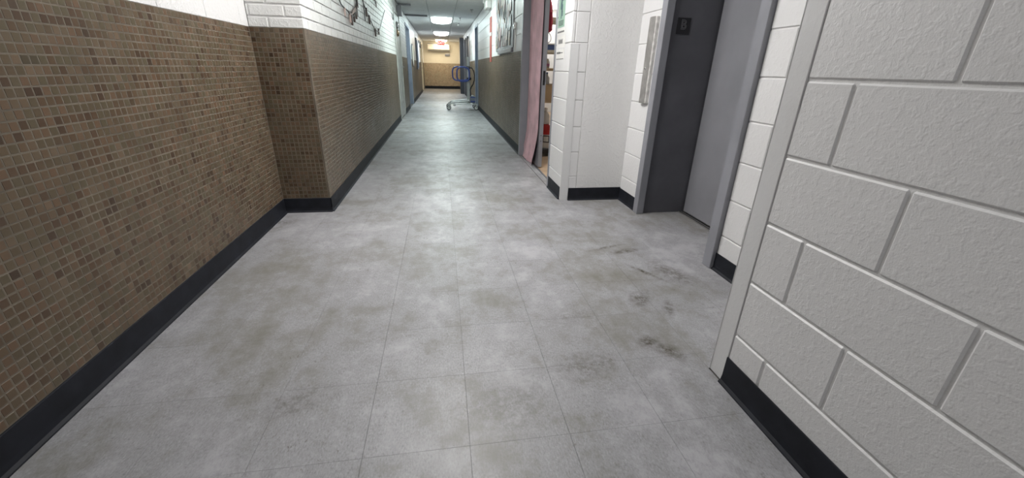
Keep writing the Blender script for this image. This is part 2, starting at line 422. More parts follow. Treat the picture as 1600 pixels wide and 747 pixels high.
# ------------------------------------------------------------------ floor
RECTS = [(XL, XN, -2.6, YN), (XL, XE, YN, YA), (XB, XE, YA, YG), (XB, XR, YG, YF)]
fm = MB()
fm.box(XL-.1, 1.95, -2.7, YF+.1, -.08, -.0045)
floor = struct(fm.build('floor', M['slab']), 'grey speckled vinyl tile corridor floor')
it = []
i0, i1 = -3, 10
for i in range(i0, i1):
    for j in range(-13, 74):
        ps = []
        for (x0, x1, y0, y1) in RECTS:
            a0, a1 = max(x0, GX+i*G), min(x1, GX+(i+1)*G); b0, b1 = max(y0, GY+j*G), min(y1, GY+(j+1)*G)
            if a1-a0 > .012 and b1-b0 > 1e-4:
                if ps and abs(ps[-1][0]-a0) < 1e-5 and abs(ps[-1][1]-a1) < 1e-5: ps[-1][3] = b1      # one tile, not two
                else: ps.append([a0, a1, b0, b1])
        for a0, a1, b0, b1 in ps:
            if b1-b0 > .012: it.append((((a0+a1)/2, (b0+b1)/2, -.0022), (a1-a0-.0007, b1-b0-.00035, .0044)))
pieces(floor, 'floor_tile', it, M['floor'], 'floor_tiles_beyond', 9, 300, 'box', .0003)

# ------------------------------------------------------------------ left side walls
def wall_two(name, label, low, up, lm, um):
    o = MB(); o.box(*low, mi=0); o.box(*up, mi=1); return struct(o.build(name, [lm, um]), label)
D = .0006
wl = wall_two('wall_left', 'near left wall of brown mosaic tile below white paint', (XL-.25, XL-D, -2.6, YA+.3, 0, ZT), (XL-.25, XL-.006, -2.6, YA+.3, ZT, ZC), M['grout'], M['mortar'])
pieces(wl, 'mosaic_tile', mosaic_items(0, XL, 1, -.6, YA), M['mosX'], 'mosaic_tiles_small', 9, 300, 'tile', (0, 1), .012)
pieces(wl, 'block', blocks(0, XL, 1, -2.6, YA, ZT, ZC, 2.193, zoff=ZT-.05, g=.003), M['plaster'], 'blocks_above', 8, 300, 'box', .002)
wr = wall_two('wall_return', 'short wall return facing the camera, mosaic below painted brick', (XL, XB-.002, YA+D, YA+.2, 0, ZT), (XL, XB-.0075, YA+.007, YA+.2, ZT, ZC), M['grout'], M['mortar'])
pieces(wr, 'mosaic_tile', mosaic_items(1, YA, -1, XL, XB), M['mosY'], 'mosaic_tiles_small', 9, 300, 'tile', (1, -1), .012)
BH, BL = .0696, .2085
pieces(wr, 'brick', blocks(1, YA, -1, XL, XB, ZT, ZC, XB-BL, BL, BH, 1.2965, .009, .03, 1), M['brick'], 'bricks_above', 8, 300, 'box', .004)
DL1, DL2, DL3 = (9.0, 10.15), (11.75, 13.2), (20.0, 21.5)          # doorways in the corridor's left wall
cl = MB()
segs = [(YA, DL1[0]), (DL1[1], DL2[0]), (DL2[1], DL3[0]), (DL3[1], YF)]
for a, b_ in segs: cl.box(XB-.3, XB-D, a+(.006 if a == YA else 0), b_, 0, ZT, mi=0); cl.box(XB-.3, XB-.007, a+(.009 if a == YA else 0), b_, ZT, ZC, mi=1)
for a, b_ in (DL1, DL2, DL3): cl.box(XB-.3, XB-.007, a, b_, 2.06, ZC, mi=1); cl.box(XB-.34, XB-.3, a, b_, 0, ZC, mi=1)
wc = struct(cl.build('wall_corridor_left', [M['grout'], M['mortar']]), 'long left corridor wall of brown mosaic below white brick')
pieces(wc, 'mosaic_tile', mosaic_items(0, XB, 1, YA, YF, skip=(DL1, DL2, DL3)), M['mosX'], 'mosaic_tiles_small', 9, 300, 'tile', (0, 1), .012)
bi = []
for a, b_ in segs[:2]: bi += blocks(0, XB, 1, a+(.0305 if a == YA else 0), b_, ZT, ZC, YA, BL, BH, 1.2965, .009, .03)
pieces(wc, 'brick', bi, M['brick'], 'bricks_beyond', 6, 300, 'box', .004)

# ------------------------------------------------------------------ far end wall
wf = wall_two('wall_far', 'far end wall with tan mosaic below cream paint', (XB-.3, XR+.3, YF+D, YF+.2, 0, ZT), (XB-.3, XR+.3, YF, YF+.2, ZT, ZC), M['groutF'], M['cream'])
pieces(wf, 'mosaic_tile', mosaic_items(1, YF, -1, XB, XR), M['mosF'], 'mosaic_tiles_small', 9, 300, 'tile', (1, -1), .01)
wb = MB(); wb.box(XL-.25, 1.95, -2.75, -2.6, 0, ZC)
struct(wb.build('wall_back', M['plaster']), 'white wall closing the corridor behind the camera')

# ------------------------------------------------------------------ right side walls
LD0, LD1 = 3.70, 5.24                                             # double doorway
DR1 = (11.5, 12.45); DR2 = (14.9, 18.4)
cr = MB(); rs = [(LD1, DR1[0]), (DR1[1], DR2[0]), (DR2[1], YF)]
for a, b_ in rs: cr.box(XR+D, 1.10, a, b_, 0, ZT, mi=0); cr.box(XR+.006, 1.10, a, b_, ZT, ZC, mi=1)
for a, b_ in (DR1, DR2): cr.box(XR+.006, 1.10, a, b_, 2.08, ZC, mi=1); cr.box(1.10, 1.14, a, b_, 0, ZC, mi=1)
cr.box(XR+.006, 1.10, LD0, LD1, 2.14, ZC, mi=1)
wcr = struct(cr.build('wall_corridor_right', [M['grout'], M['mortar']]), 'long right corridor wall of brown mosaic below white blocks')
pieces(wcr, 'mosaic_tile', mosaic_items(0, XR, -1, LD1, YF, skip=(DR1, DR2)), M['mosX'], 'mosaic_tiles_small', 9, 300, 'tile', (0, -1), .012)
bi = []
for a, b_ in rs[:2]: bi += blocks(0, XR, -1, a, b_, ZT, ZC, 5.42)
pieces(wcr, 'block', bi, M['white'], 'blocks_beyond', 6, 300, 'box', .003)

pi_ = MB(); pi_.box(XR+.006, 1.10, YG+.006, LD0, 0, ZC)
wp = struct(pi_.build('wall_pillar', M['mortar']), 'white block pier between doorway and alcove')
pieces(wp, 'block', blocks(0, XR, -1, YG, LD0, 0, ZC, YG, 1.0), M['white'], 'blocks_above', 8, 300, 'box', .003)
al = MB(); al.box(1.10, XE+.3, YG+.006, YG+.12, 0, ZC)
wa = struct(al.build('wall_alcove', M['mortar']), 'white alcove wall facing the camera beside the lift')
pieces(wa, 'block', blocks(1, YG, -1, XR+.031, 1.092, 0, ZC, 0., 5.0, g=.004, t=.02), M['white'], 'blocks_above', 8, 300, 'box', .003)
pm = MB(); rr = random.Random(3); zz = np.linspace(.0, ZC, 60)
edge = [(1.094+rr.uniform(0, .006)+(0.004 if z > 1.22 else 0), z) for z in zz]      # ragged plaster edge
pm.prism([(XE+.02, 0), (XE+.02, ZC)]+edge[::-1], 1, YG-.0035, YG+.01)
pm.build('plaster_skim', M['plaster'], wa)
gd = MB(); gd.box(XR-.002, 1.026, YG-.003, YG, 0, 1.215, .001); gd.box(XR-.002, XR, YG-.003, YG+.012, 0, 1.215, .0005)
tag(gd.build('corner_guard', M['guard']), 'white painted corner guard on the pier between doorway and alcove', 'corner guard')

E0, E1 = 1.865, 2.885                                              # lift frame
we = MB()
we.box(XE+.006, XE+.2, E1, YG+.02, 0, ZC); we.box(XE+.006, XE+.2, YN-.1, E0, 0, ZC); we.box(XE+.006, XE+.2, E0, E1, 2.16, ZC)
wev = struct(we.build('wall_lift', M['mortar']), 'white block wall around the lift doorway')
bi = blocks(0, XE, -1, E1, YG, 0, ZC, YG, 1.0)+blocks(0, XE, -1, YN, E0, 0, ZC, 1.30)
pieces(wev, 'block', bi, M['white'], 'blocks_above', 8, 300, 'box', .003)

nw = MB(); nw.box(XN+.0045, XE+.2, -2.6, YN-.004, 0, ZC)
wn_ = struct(nw.build('wall_right', M['mortar']), 'near right wall of large white painted blocks')
pieces(wn_, 'block', blocks(0, XN, -1, -2.6, 1.0185, 0, ZC, .677), M['white'], 'blocks_above', 8, 300, 'box', .0042)
gd = MB(); gd.box(XN-.001, XN+.007, 1.021, YN, 0, ZC, .001); gd.box(XN-.001, XN+.07, YN-.004, YN+.002, 0, ZC, .001)
tag(gd.build('corner_guard', M['guard']), 'tall white steel corner guard on the end of the near right wall', 'corner guard')

# ------------------------------------------------------------------ rubber baseboards
def base_x(name, label, x, sg, y0, y1, h=.107):
    pr = [(x, 0), (x+sg*.016, 0), (x+sg*.0145, .004), (x+sg*.007, .012), (x+sg*.0045, .03), (x+sg*.0045, h-.003), (x+sg*.003, h), (x, h)]
    m_ = MB(); m_.prism(pr, 1, y0, y1); struct(m_.build(name, M['base']), label)
def base_y(name, label, y, sg, x0, x1, h=.107):
    pr = [(y, 0), (y+sg*.016, 0), (y+sg*.0145, .004), (y+sg*.007, .012), (y+sg*.0045, .03), (y+sg*.0045, h-.003), (y+sg*.003, h), (y, h)]
    m_ = MB(); m_.prism(pr, 0, x0, x1); struct(m_.build(name, M['base']), label)
base_x('baseboard_left', 'black rubber base along the near left wall', XL, 1, -2.6, YA)
base_y('baseboard_return', 'black rubber base under the short wall return', YA, -1, XL, XB+.0045)
base_x('baseboard_corridor_left', 'black rubber base along the left corridor wall', XB, 1, YA-.0045, DL1[0])
base_x('baseboard_corridor_left', 'black rubber base between the two left doorways', XB, 1, DL1[1], DL2[0])
base_x('baseboard_corridor_left', 'black rubber base past the second left doorway', XB, 1, DL2[1], DL3[0])
base_y('baseboard_far', 'black rubber base under the far wall', YF, -1, XB, XR, .14)
base_x('baseboard_corridor_right', 'black rubber base along the right corridor wall', XR, -1, LD1, DR1[0])
base_x('baseboard_corridor_right', 'black rubber base past the right doorway', XR, -1, DR1[1], DR2[0])
base_x('baseboard_pillar', 'black rubber base on the white pier', XR, -1, YG+.03, LD0-.05)
base_y('baseboard_alcove', 'black rubber base under the alcove wall', YG-.003, -1, 1.028, XE)
base_x('baseboard_lift', 'black rubber base left of the lift', XE, -1, E1, YG, .10)
base_x('baseboard_lift', 'black rubber base right of the lift', XE, -1, YN, E0, .10)
base_x('baseboard_right', 'black rubber base along the near right wall', XN, -1, -2.6, 1.02, .107)

# ------------------------------------------------------------------ ceiling
cb = MB(); cb.box(XL-.25, 1.95, -2.75, YF+.2, ZC+.02, ZC+.08)
ceil = struct(cb.build('ceiling', M['tbar']), 'suspended ceiling of off white tiles')
ct = []; T = .6096
CX = [XL, -.24-T, -.24, -.24+T, -.24+2*T, XE]
lampcells = [(y-.61, y+.61) for y, *_ in LAMPS]
yy = LAMPS[2][0]-.61-T*22
while yy < YF:
    for a, b_ in ((-.24-2*T, -.24-T), (-.24-T, -.24), (-.24, -.24+T), (-.24+T, -.24+2*T), (-.24+2*T, -.24+3*T)):
        a_, c_ = max(a, XL if yy < YA else XB), min(b_, XE if yy < YG else XR)
        y1_ = min(yy+T, YF)
        if c_-a_ < .03 or y1_-yy < .05 or y1_ < -2: continue
        if a == -.24:
            for l0, l1 in lampcells:                    # leave the openings for the lamps
                pass
        seg_ = [(yy, y1_)]
        if a == -.24:
            for l0, l1 in lampcells:
                ns = []
                for s0, s1 in seg_:
                    if l1 <= s0 or l0 >= s1: ns.append((s0, s1)); continue
                    if l0-s0 > .03: ns.append((s0, l0))
                    if s1-l1 > .03: ns.append((l1, s1))
                seg_ = ns
        for s0, s1 in seg_:
            ct.append((((a_+c_)/2, (s0+s1)/2, ZC+.01), (c_-a_-.012, s1-s0-.012, .02)))
    yy += T
pieces(ceil, 'ceiling_tile', ct, M['ceil'], 'ceiling_tiles_overhead', 3, 300, 'box', .003)

def lamp(x, y, z, st, col, label, wx=.585, wy=1.19, group='ceiling lights along the corridor'):
    t = thing('ceiling_light', label, 'ceiling light', (x, y, z), group)
    f = MB(); e = .02
    f.box(x-wx/2, x+wx/2, y-wy/2, y-wy/2+e, z-.008, z+.018); f.box(x-wx/2, x+wx/2, y+wy/2-e, y+wy/2, z-.008, z+.018)
    f.box(x-wx/2, x-wx/2+e, y-wy/2+e, y+wy/2-e, z-.008, z+.018); f.box(x+wx/2-e, x+wx/2, y-wy/2+e, y+wy/2-e, z-.008, z+.018)
    f.build('frame', M['lampframe'], t)
    d = MB(); nx = 8; wi, wj = wx/2-e, wy/2-e                    # bowed acrylic lens
    pr = [(x-wi, z+.012)]+[(x-wi+2*wi*k/nx, z-.012-.045*math.sin(math.pi*k/nx)**.6) for k in range(nx+1)]+[(x+wi, z+.012)]
    d.prism(pr, 1, y-wj, y+wj); d.build('diffuser', emis('lamp lens', col, st), t)
    return t
LX = -.24+T/2
names = ['ceiling light over the corridor behind the camera', 'ceiling light nearest the camera, over the lift doorway', 'second ceiling light, above the garland on the white brick', 'nearest ceiling light in view, above the wheeled lift', 'middle ceiling light of the three in view', 'farthest ceiling light, just behind the exit sign']
for (y, s, c), nm in zip(LAMPS, names): lamp(LX, y, ZC, s, c, nm)
# dark slots and sprinkler heads on the ceiling
sl = MB(); sl.box(XB+.01, -.29, 11.86, 11.98, ZC-.035, ZC-.001, .004)
tag(sl.build('air_slot', M['greyM']), 'dark linear air slot on the ceiling left of the nearest visible light', 'air slot')
sl = MB(); sl.box(XB+.02, -.58, 10.0, 10.08, ZC-.03, ZC-.001, .004)
tag(sl.build('air_slot', M['greyM']), 'short dark bar on the ceiling above the left wall box', 'air slot')
for (x, y, lb) in ((.54, 12.2, 'small sprinkler head on the ceiling right of the light'), (.735, 10.45, 'small sprinkler head on the ceiling near the right wall'), (.56, 13.6, 'farther small sprinkler head on the ceiling')):
    t = thing('sprinkler_head', lb, 'sprinkler', (x, y, ZC), 'sprinkler heads')
    MB().lathe([(.035, 0), (.03, -.012), (.012, -.014)], (x, y, ZC), 2, 12).build('cover_ring', M['greyM'], t)
    MB().lathe([(.01, -.013), (.01, -.045), (.024, -.047), (.024, -.051)], (x, y, ZC), 2, 10).build('deflector', M['steel'], t)

# ------------------------------------------------------------------ lift doorway
d1 = thing('door_1', 'grey lift doorway with deep dark reveal', None, (XE, (E0+E1)/2, 0), kind='structure')
XF, XD = XE-.026, 1.875
q = MB(); q.box(XF, XE+.03, E1-.068, E1, 0, 2.16, .003); q.build('frame_jamb', M['greyF'], d1)
q = MB(); q.box(XF, XE+.03, E0, E0+.072, 0, 2.16, .003); q.build('frame_jamb', M['greyF'], d1)
q = MB(); q.box(XF, XE+.03, E0+.072, E1-.068, 2.09, 2.16, .003); q.build('frame_head', M['greyF'], d1)
q = MB(); q.box(XE+.03, XD+.06, E1-.042, E1-.02, 0, 2.12); q.build('side_reveal', M['greyD'], d1)
q = MB(); q.box(XE+.03, XD+.06, E0+.03, E0+.05, 0, 2.12); q.build('side_reveal', M['greyD'], d1)
q = MB(); q.box(XE+.03, XD+.06, E0+.05, E1-.042, 2.10, 2.12); q.build('head_reveal', M['greyD'], d1)
q = MB(); q.box(XD, XD+.03, E0+.055, E1-.055, .012, 2.098, .002); q.build('door_panel', M['greyM'], d1)
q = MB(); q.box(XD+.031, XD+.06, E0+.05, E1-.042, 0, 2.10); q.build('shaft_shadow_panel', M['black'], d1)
sill = MB(); sill.box(XD-.035, XD+.03, E0+.05, E1-.042, -.003, .004, .001); so = sill.build('sill', M['steel'], d1)
for k in range(2): q = MB(); q.box(XD-.028+k*.022, XD-.018+k*.022, E0+.051, E1-.043, .004, .0046); q.build('sill_groove', M['black'], so)
fr = MB(); fr.box(XE+.0, XD-.036, E0+.05, E1-.042, -.0044, 0., .0005); fr.build('reveal_floor', M['floor'], d1)

t = thing('floor_sign', 'small black plate with raised letter B inside the lift reveal', 'sign', (1.62, E1-.042, 1.32))
q = MB(); q.box(1.572, 1.667, E1-.047, E1-.042, 1.272, 1.371, .001); q.build('plate', M['signface'], t)
def letters(txt, size, name, mat, parent, origin, xdir, zdir=(0, 0, 1), extrude=.0008, outline=False):
    cu = bpy.data.curves.new(name, 'FONT'); cu.body = txt; cu.size = size; cu.extrude = extrude; cu.align_x = 'CENTER'; cu.align_y = 'CENTER'
    if outline: cu.fill_mode = 'NONE'; cu.bevel_depth = size*.022; cu.extrude = 0
    to = bpy.data.objects.new(name, cu); COL.objects.link(to); dg = bpy.context.evaluated_depsgraph_get()
    me = bpy.data.meshes.new_from_object(to.evaluated_get(dg)); bpy.data.objects.remove(to); me.name = name
    X = Vector(xdir); Z = Vector(zdir); Y = X.cross(Z)*-1
    nrm = X.cross(Z); B = Vector(BASE[parent.name])
    for v in me.vertices: v.co = Vector(origin)-B+X*v.co.x+Z*v.co.y+nrm*v.co.z
    me.materials.clear(); me.materials.append(mat); o = bpy.data.objects.new(name, me); COL.objects.link(o); o.parent = parent; BASE[o.name] = tuple(B)
    return o
letters('B', .082, 'letter', M['letter'], t, (1.617, E1-.0478, 1.327), (.92, 0, 0), outline=True)

t = thing('call_station', 'tall stainless lift call plate with key switch on white wall', 'control panel', (XE, 2.99, 1.1))
q = MB(); q.box(XE-.022, XE, 2.942, 3.04, .818, 1.386, .002); q.build('back_box', M['worn'], t)
q = MB(); q.box(XE-.025, XE-.0225, 2.962, 3.043, .815, 1.389, .0008); q.build('face_plate', M['steel'], t)
q = MB(); q.lathe([(.0105, 0), (.0105, -.004), (.008, -.006)], (XE-.025, 3.008, 1.055), 0, 16); ks = q.build('key_switch', M['chrome'], t)
q = MB(); q.box(XE-.032, XE-.0312, 3.0065, 3.0095, 1.050, 1.060); q.build('key_slot', M['black'], ks)
for z in (.84, 1.365): q = MB(); q.lathe([(.004, 0), (.003, -.0015)], (XE-.025, 3.0, z), 0, 10); q.build('screw', M['chrome'], t)

# ------------------------------------------------------------------ double doorway with pink cloth
d2 = thing('door_2', 'grey double doorway on the right, one leaf open', None, (XR, (LD0+LD1)/2, 0), kind='structure')
q = MB(); q.box(XR-.008, 1.105, LD1-.055, LD1+.01, 0, 2.14, .003); q.build('frame_jamb', M['greyF'], d2)
q = MB(); q.box(XR-.004, 1.105, LD0-.045, LD0, 0, 2.14, .003); q.build('frame_jamb', M['greyF'], d2, 'slim grey door jamb beside the white pier')
q = MB(); q.box(XR-.008, 1.105, LD0, LD1-.055, 2.09, 2.14, .003); q.build('frame_head', M['greyF'], d2)
q = MB(); q.box(XR, 1.022, LD0, LD1-.055, -.0044, 0, .0003); q.build('doorway_floor', M['floor'], d2)
q = MB(); q.box(1.022, 1.04, LD0, LD1-.055, -.003, .005, .001); q.build('threshold', M['greyD'], d2)
lf = MB()
for a, b_, z0, z1 in ((4.455, 4.56, .012, 2.085), (5.07, 5.18, .012, 2.085), (4.56, 5.07, .012, 1.25), (4.56, 5.07, 1.95, 2.085)): lf.box(1.04, 1.083, a, b_, z0, z1)
leaf = lf.build('door_leaf', M['greyM'], d2)
q = MB(); q.box(1.058, 1.064, 4.56, 5.07, 1.25, 1.95); q.build('leaf_window', simple('frosted door glass', (.75, .7, .7), .5), leaf)
q = MB(); q.box(1.05, 1.073, 4.4525, 4.455, .88, 1.02, .0008); q.box(1.055, 1.068, 4.443, 4.453, .925, .965, .002); q.build('latch', M['black'], leaf)
for z in (.30, .36): q = MB(); q.lathe([(.006, 0), (.005, -.003)], (1.061, 4.455, z), 1, 10); q.build('rivet', M['black'], leaf)
# open narrow leaf folded back inside the room
q = MB(); q.box(1.11, 1.66, 3.705, 3.745, .012, 2.085, .002); q.build('door_leaf', M['greyM'], d2, 'narrow grey leaf folded back into the room')

# cloth draped over the leaf, flaring on the floor
nu, nv = 34, 40; vs = []; fs = []
for iv in range(nv+1):
    tz = iv/nv; z = .012+(2.07-.012)*tz
    lo = max(0, 1-z/.42)
    ya = 5.10+.16*lo**1.6; yb = 4.462+.10*lo**1.3
    for iu in range(nu+1):
        s = iu/nu; y = ya+(yb-ya)*s
        fold = .006*math.sin(s*17+.6*math.sin(tz*5))+.004*math.sin(s*41+tz*3)+.012*lo*math.sin(s*9+1)
        x = 1.026-.035*lo**1.5+fold*(.5+.6*lo)
        vs.append((x, y, z+.018*math.sin(s*7)*max(0, lo-.6)))
W_ = nu+1; k0 = len(vs); vs += [(v[0]+.0025, v[1], v[2]) for v in vs]
for iv in range(nv):
    for iu in range(nu):
        a = iv*W_+iu; fs.append((a, a+1, a+W_+1, a+W_)); fs.append((k0+a, k0+a+W_, k0+a+W_+1, k0+a+1))
for iu in range(nu):
    fs.append((iu, k0+iu, k0+iu+1, iu+1)); a = nv*W_+iu; fs.append((a, a+1, k0+a+1, k0+a))
for iv in range(nv):
    a = iv*W_; fs.append((a, a+W_, k0+a+W_, k0+a)); a = iv*W_+nu; fs.append((a, k0+a, k0+a+W_, a+W_))
q = MB(); q.add(vs, fs); q.smooth = True
tag(q.build('curtain', M['pink']), 'pink cloth hanging down over the closed door leaf to the floor', 'curtain')

# ------------------------------------------------------------------ storeroom behind the doorway
rm = MB(); rm.box(1.105, 4.3, YG+.13, 11.1, -.06, -.001); rm.box(1.04, 1.105, LD0, LD1-.055, -.06, -.001); struct(rm.build('floor_storeroom', M['wood']), 'tan storeroom floor inside the open door')
rm = MB(); rm.box(1.10, 4.3, YG+.13, 11.1, 2.42, 2.5); struct(rm.build('ceiling_storeroom', M['ceil']), 'storeroom ceiling')
rm = MB(); rm.box(1.14, 4.3, 11.0, 11.1, 0, 2.42); struct(rm.build('wall_storeroom_far', M['plaster']), 'far white storeroom wall')
rm = MB(); rm.box(4.2, 4.3, YG+.13, 11.0, 0, 2.42); struct(rm.build('wall_storeroom_side', M['plaster']), 'side wall of the storeroom')
rm = MB(); rm.box(1.80, 4.2, YG+.12, YG+.2, 0, 2.42); struct(rm.build('wall_storeroom_near', M['plaster']), 'near wall of the storeroom')
lamp(2.62, 10.1, 2.42, 9, (1, .97, .92), 'ceiling light seen through the open storeroom door', group='storeroom ceiling lights')
lamp(2.2, 5.2, 2.42, 9, (1, .97, .92), 'storeroom ceiling light above the shelving rack', group='storeroom ceiling lights')
RX0, RX1, RY0, RY1 = 1.16, 2.06, 5.05, 5.50
t = thing('shelving_rack', 'beige shelving rack in the storeroom behind the open door', 'shelf', (1.6, 5.3, 0))
for x in (RX0, RX1-.03):
    for y in (RY0, RY1-.03): q = MB(); q.box(x, x+.03, y, y+.03, 0, 1.75, .002); q.build('post', M['ivory'], t)
for z in (.66, 1.02, 1.215, 1.55): q = MB(); q.box(RX0, RX1, RY0, RY1, z, z+.03, .002); q.build('shelf_board', M['ivory'] if z > 1.1 else M['card'], t)
t = thing('dolly', 'low black dolly under the bucket', 'dolly', (1.36, 5.25, 0))
q = MB(); q.box(1.18, 1.54, 5.09, 5.42, .035, .10, .008); q.build('deck', M['black'], t)
for x in (1.22, 1.5):
    for y in (5.13, 5.38): q = MB(); q.lathe([(.015, -.012), (.0175, -.006), (.0175, .006), (.015, .012)], (x, y, .0175), 0, 12); q.build('wheel', M['rubber'], t)
t = thing('bucket', 'white bucket with red lid standing on a black dolly', 'bucket', (1.33, 5.24, .10))
q = MB(); q.lathe([(.125, .10), (.128, .104), (.138, .27), (.138, .275)], (1.33, 5.24, 0), 2, 28); q.build('pail', M['whitep'], t)
q = MB(); q.lathe([(.150, .275), (.153, .28), (.150, .33), (.155, .335), (.155, .385), (.14, .392)], (1.33, 5.24, 0), 2, 28); q.build('lid', M['red'], t)
def curved_patch(name, mat, parent, cx, cy, r, a0, a1, z0, z1):
    m_ = MB(); v = []; k = 8
    for i in range(k+1):
        a = a0+(a1-a0)*i/k
        for rr_ in (r, r+.0012):
            for z in (z0, z1): v.append((cx+rr_*math.cos(a), cy+rr_*math.sin(a), z))
    f = []
    for i in range(k):
        o = i*4; f += [(o+2, o+6, o+7, o+3), (o, o+1, o+5, o+4), (o+1, o+3, o+7, o+5), (o, o+4, o+6, o+2)]
    m_.add(v, f); return m_.build(name, mat, parent)
lb = curved_patch('label', M['ink'], t, 1.33, 5.24, .1385, -2.25, -1.6, .175, .262)
curved_patch('label_print', M['paper'], lb, 1.33, 5.24, .1398, -2.15, -1.7, .188, .25)
t = thing('jug', 'pale plastic jug on the red bucket lid', 'jug', (1.29, 5.24, .392))
q = MB(); q.lathe([(.05, .392), (.055, .397), (.055, .50), (.03, .535), (.022, .55), (.022, .56)], (1.29, 5.24, 0), 2, 20); q.build('body', M['whitep'], t)
q = MB(); q.lathe([(.025, .56), (.025, .585), (.02, .588)], (1.29, 5.24, 0), 2, 16); q.build('cap', M['whitep'], t)
t = thing('carton', 'brown cardboard carton on the lowest rack shelf', 'box', (1.33, 5.25, .69))
q = MB(); q.box(1.2, 1.52, 5.07, 5.42, .69, .87, .003); q.build('body', M['card'], t); q = MB(); q.box(1.2, 1.52, 5.22, 5.27, .87, .871); q.build('tape', M['paper'], t)
t = thing('bottle', 'small white spray bottle on the cardboard carton', 'bottle', (1.27, 5.18, .871))
q = MB(); q.lathe([(.03, .871), (.032, .875), (.032, .94), (.012, .97), (.012, .985)], (1.27, 5.18, 0), 2, 16); q.build('body', M['whitep'], t); q = MB(); q.lathe([(.014, .985), (.014, 1.005)], (1.27, 5.18, 0), 2, 12); q.build('cap', M['bluebin'], t)
t = thing('carton', 'yellow carton on the middle rack shelf', 'box', (1.21, 5.2, 1.05))
q = MB(); q.box(1.192, 1.232, 5.1, 5.3, 1.05, 1.19, .002); q.build('body', M['yellow'], t); q = MB(); q.box(1.197, 1.227, 5.0985, 5.1, 1.08, 1.12); q.build('print', M['red'], t)
t = thing('bottle', 'white bottle with pink label beside the yellow carton', 'bottle', (1.265, 5.16, 1.05))
q = MB(); q.lathe([(.022, 1.05), (.024, 1.054), (.024, 1.12), (.01, 1.145), (.01, 1.155)], (1.265, 5.16, 0), 2, 16); q.build('body', M['whitep'], t); q = MB(); q.lathe([(.0245, 1.07), (.0245, 1.10)], (1.265, 5.16, 0), 2, 16); q.build('label', simple('pink label', (.6, .25, .45), .5), t)
t = thing('storage_bin', 'blue storage bin on an upper rack shelf', 'bin', (1.35, 5.25, 1.245))
q = MB(); q.box(1.18, 1.55, 5.07, 5.42, 1.245, 1.30, .006); q.build('body', M['bluebin'], t); q = MB(); q.box(1.172, 1.558, 5.062, 5.428, 1.30, 1.315, .004); q.build('rim', M['whitep'], t)
t = thing('cable_coil', 'loose cable loop lying on the blue bin', 'cable', (1.24, 5.2, 1.32))
q = MB(); q.tube([(1.24+.06*math.cos(a), 5.2+.012*math.sin(3*a), 1.38+.06*math.sin(a)) for a in np.linspace(0, 2*math.pi, 24)[:-1]], .004, 6, closed=True); q.build('loop', M['greyM'], t)
t = thing('hanging_jacket', 'red cloth hanging inside the storeroom doorway', 'jacket', (1.14, 4.72, 1.40))
v, f = [], []
for k, (z, rx, ry) in enumerate(((1.40, .012, .05), (1.42, .03, .085), (1.5, .035, .09), (1.58, .035, .085), (1.64, .03, .07), (1.70, .012, .03), (1.74, .005, .01))):
    for i in range(14):
        a = 2*math.pi*i/14; w_ = 1+.18*math.sin(3*a+z*20); v.append((1.145+rx*w_*math.cos(a), 4.72+ry*w_*math.sin(a), z))
    if k: f += [((k-1)*14+i, (k-1)*14+(i+1) % 14, k*14+(i+1) % 14, k*14+i) for i in range(14)]
f += [tuple(range(14))[::-1], tuple(84+i for i in range(14))]
q = MB(); q.add(v, f); q.smooth = True; q.build('cloth', M['redcloth'], t)
q = MB(); q.tube([(1.145, 4.72, 1.735), (1.142, 4.72, 1.77), (1.12, 4.72, 1.785), (1.09, 4.72, 1.78)], .004, 6); q.build('hook', M['chrome'], t)

# ------------------------------------------------------------------ notices on the pier
def sheet(name, label, cat, mat, y0, y1, z0, z1, marks, skew=0.):
    t = thing(name, label, cat, (XR, (y0+y1)/2, z0), 'notices taped to the white pier')
    q = MB(); q.add([(XR-.0012, y1, z0), (XR-.0012, y0, z0-skew), (XR-.0012, y0, z1-skew), (XR-.0012, y1, z1), (XR-.0002, y1, z0), (XR-.0002, y0, z0-skew), (XR-.0002, y0, z1-skew), (XR-.0002, y1, z1)],
                    [(0, 1, 2, 3), (7, 6, 5, 4), (0, 4, 5, 1), (1, 5, 6, 2), (2, 6, 7, 3), (3, 7, 4, 0)]); q.build('paper_sheet', mat, t)
    for nm, mt, rects in marks:
        q = MB()
        for (a, b_, c, d) in rects: q.box(XR-.0018, XR-.0011, y1-(y1-y0)*b_, y1-(y1-y0)*a, z0+(z1-z0)*c, z0+(z1-z0)*d)
        q.build(nm, mt, t)
def lines(n_, a, b_, z0, z1, rg):
    return [(a, a+(b_-a)*rg.uniform(.7, 1), z0+(z1-z0)*k/n_, z0+(z1-z0)*(k+.45)/n_) for k in range(n_)]
rg = random.Random(5)
fig = [(.42, .62, .30, .45), (.35, .55, .45, .58), (.48, .72, .52, .62), (.30, .40, .36, .50), (.55, .66, .22, .32), (.40, .5, .18, .30)]
sheet('poster', 'pale green poster with dark figure taped high on the white pier', 'poster', M['green'], 3.445, 3.635, 1.345, 1.70,
      [('figure', simple('dark teal print', (.05, .10, .12), .6), fig), ('pale_patch', M['paper'], [(.45, .85, .60, .78), (.6, .9, .72, .9)]), ('text_lines', M['ink'], lines(4, .12, .88, .04, .15, rg))])
sheet('notice', 'long white notice strip with slanted writing below the green poster', 'notice', M['paper'], 3.42, 3.64, 1.292, 1.338, [('handwriting', M['ink'], [(.05+.075*k, .05+.075*k+.05, .3+.02*(k % 3), .62-.06*(k % 2)) for k in range(12)])])
sheet('notice', 'white printed notice with bold black heading on the pier', 'notice', M['paper'], 3.385, 3.64, 1.195, 1.286, [('heading', M['ink'], [(.22+.07*k, .22+.07*k+.045, .35, .72-.08*(k % 2)) for k in range(7)])])
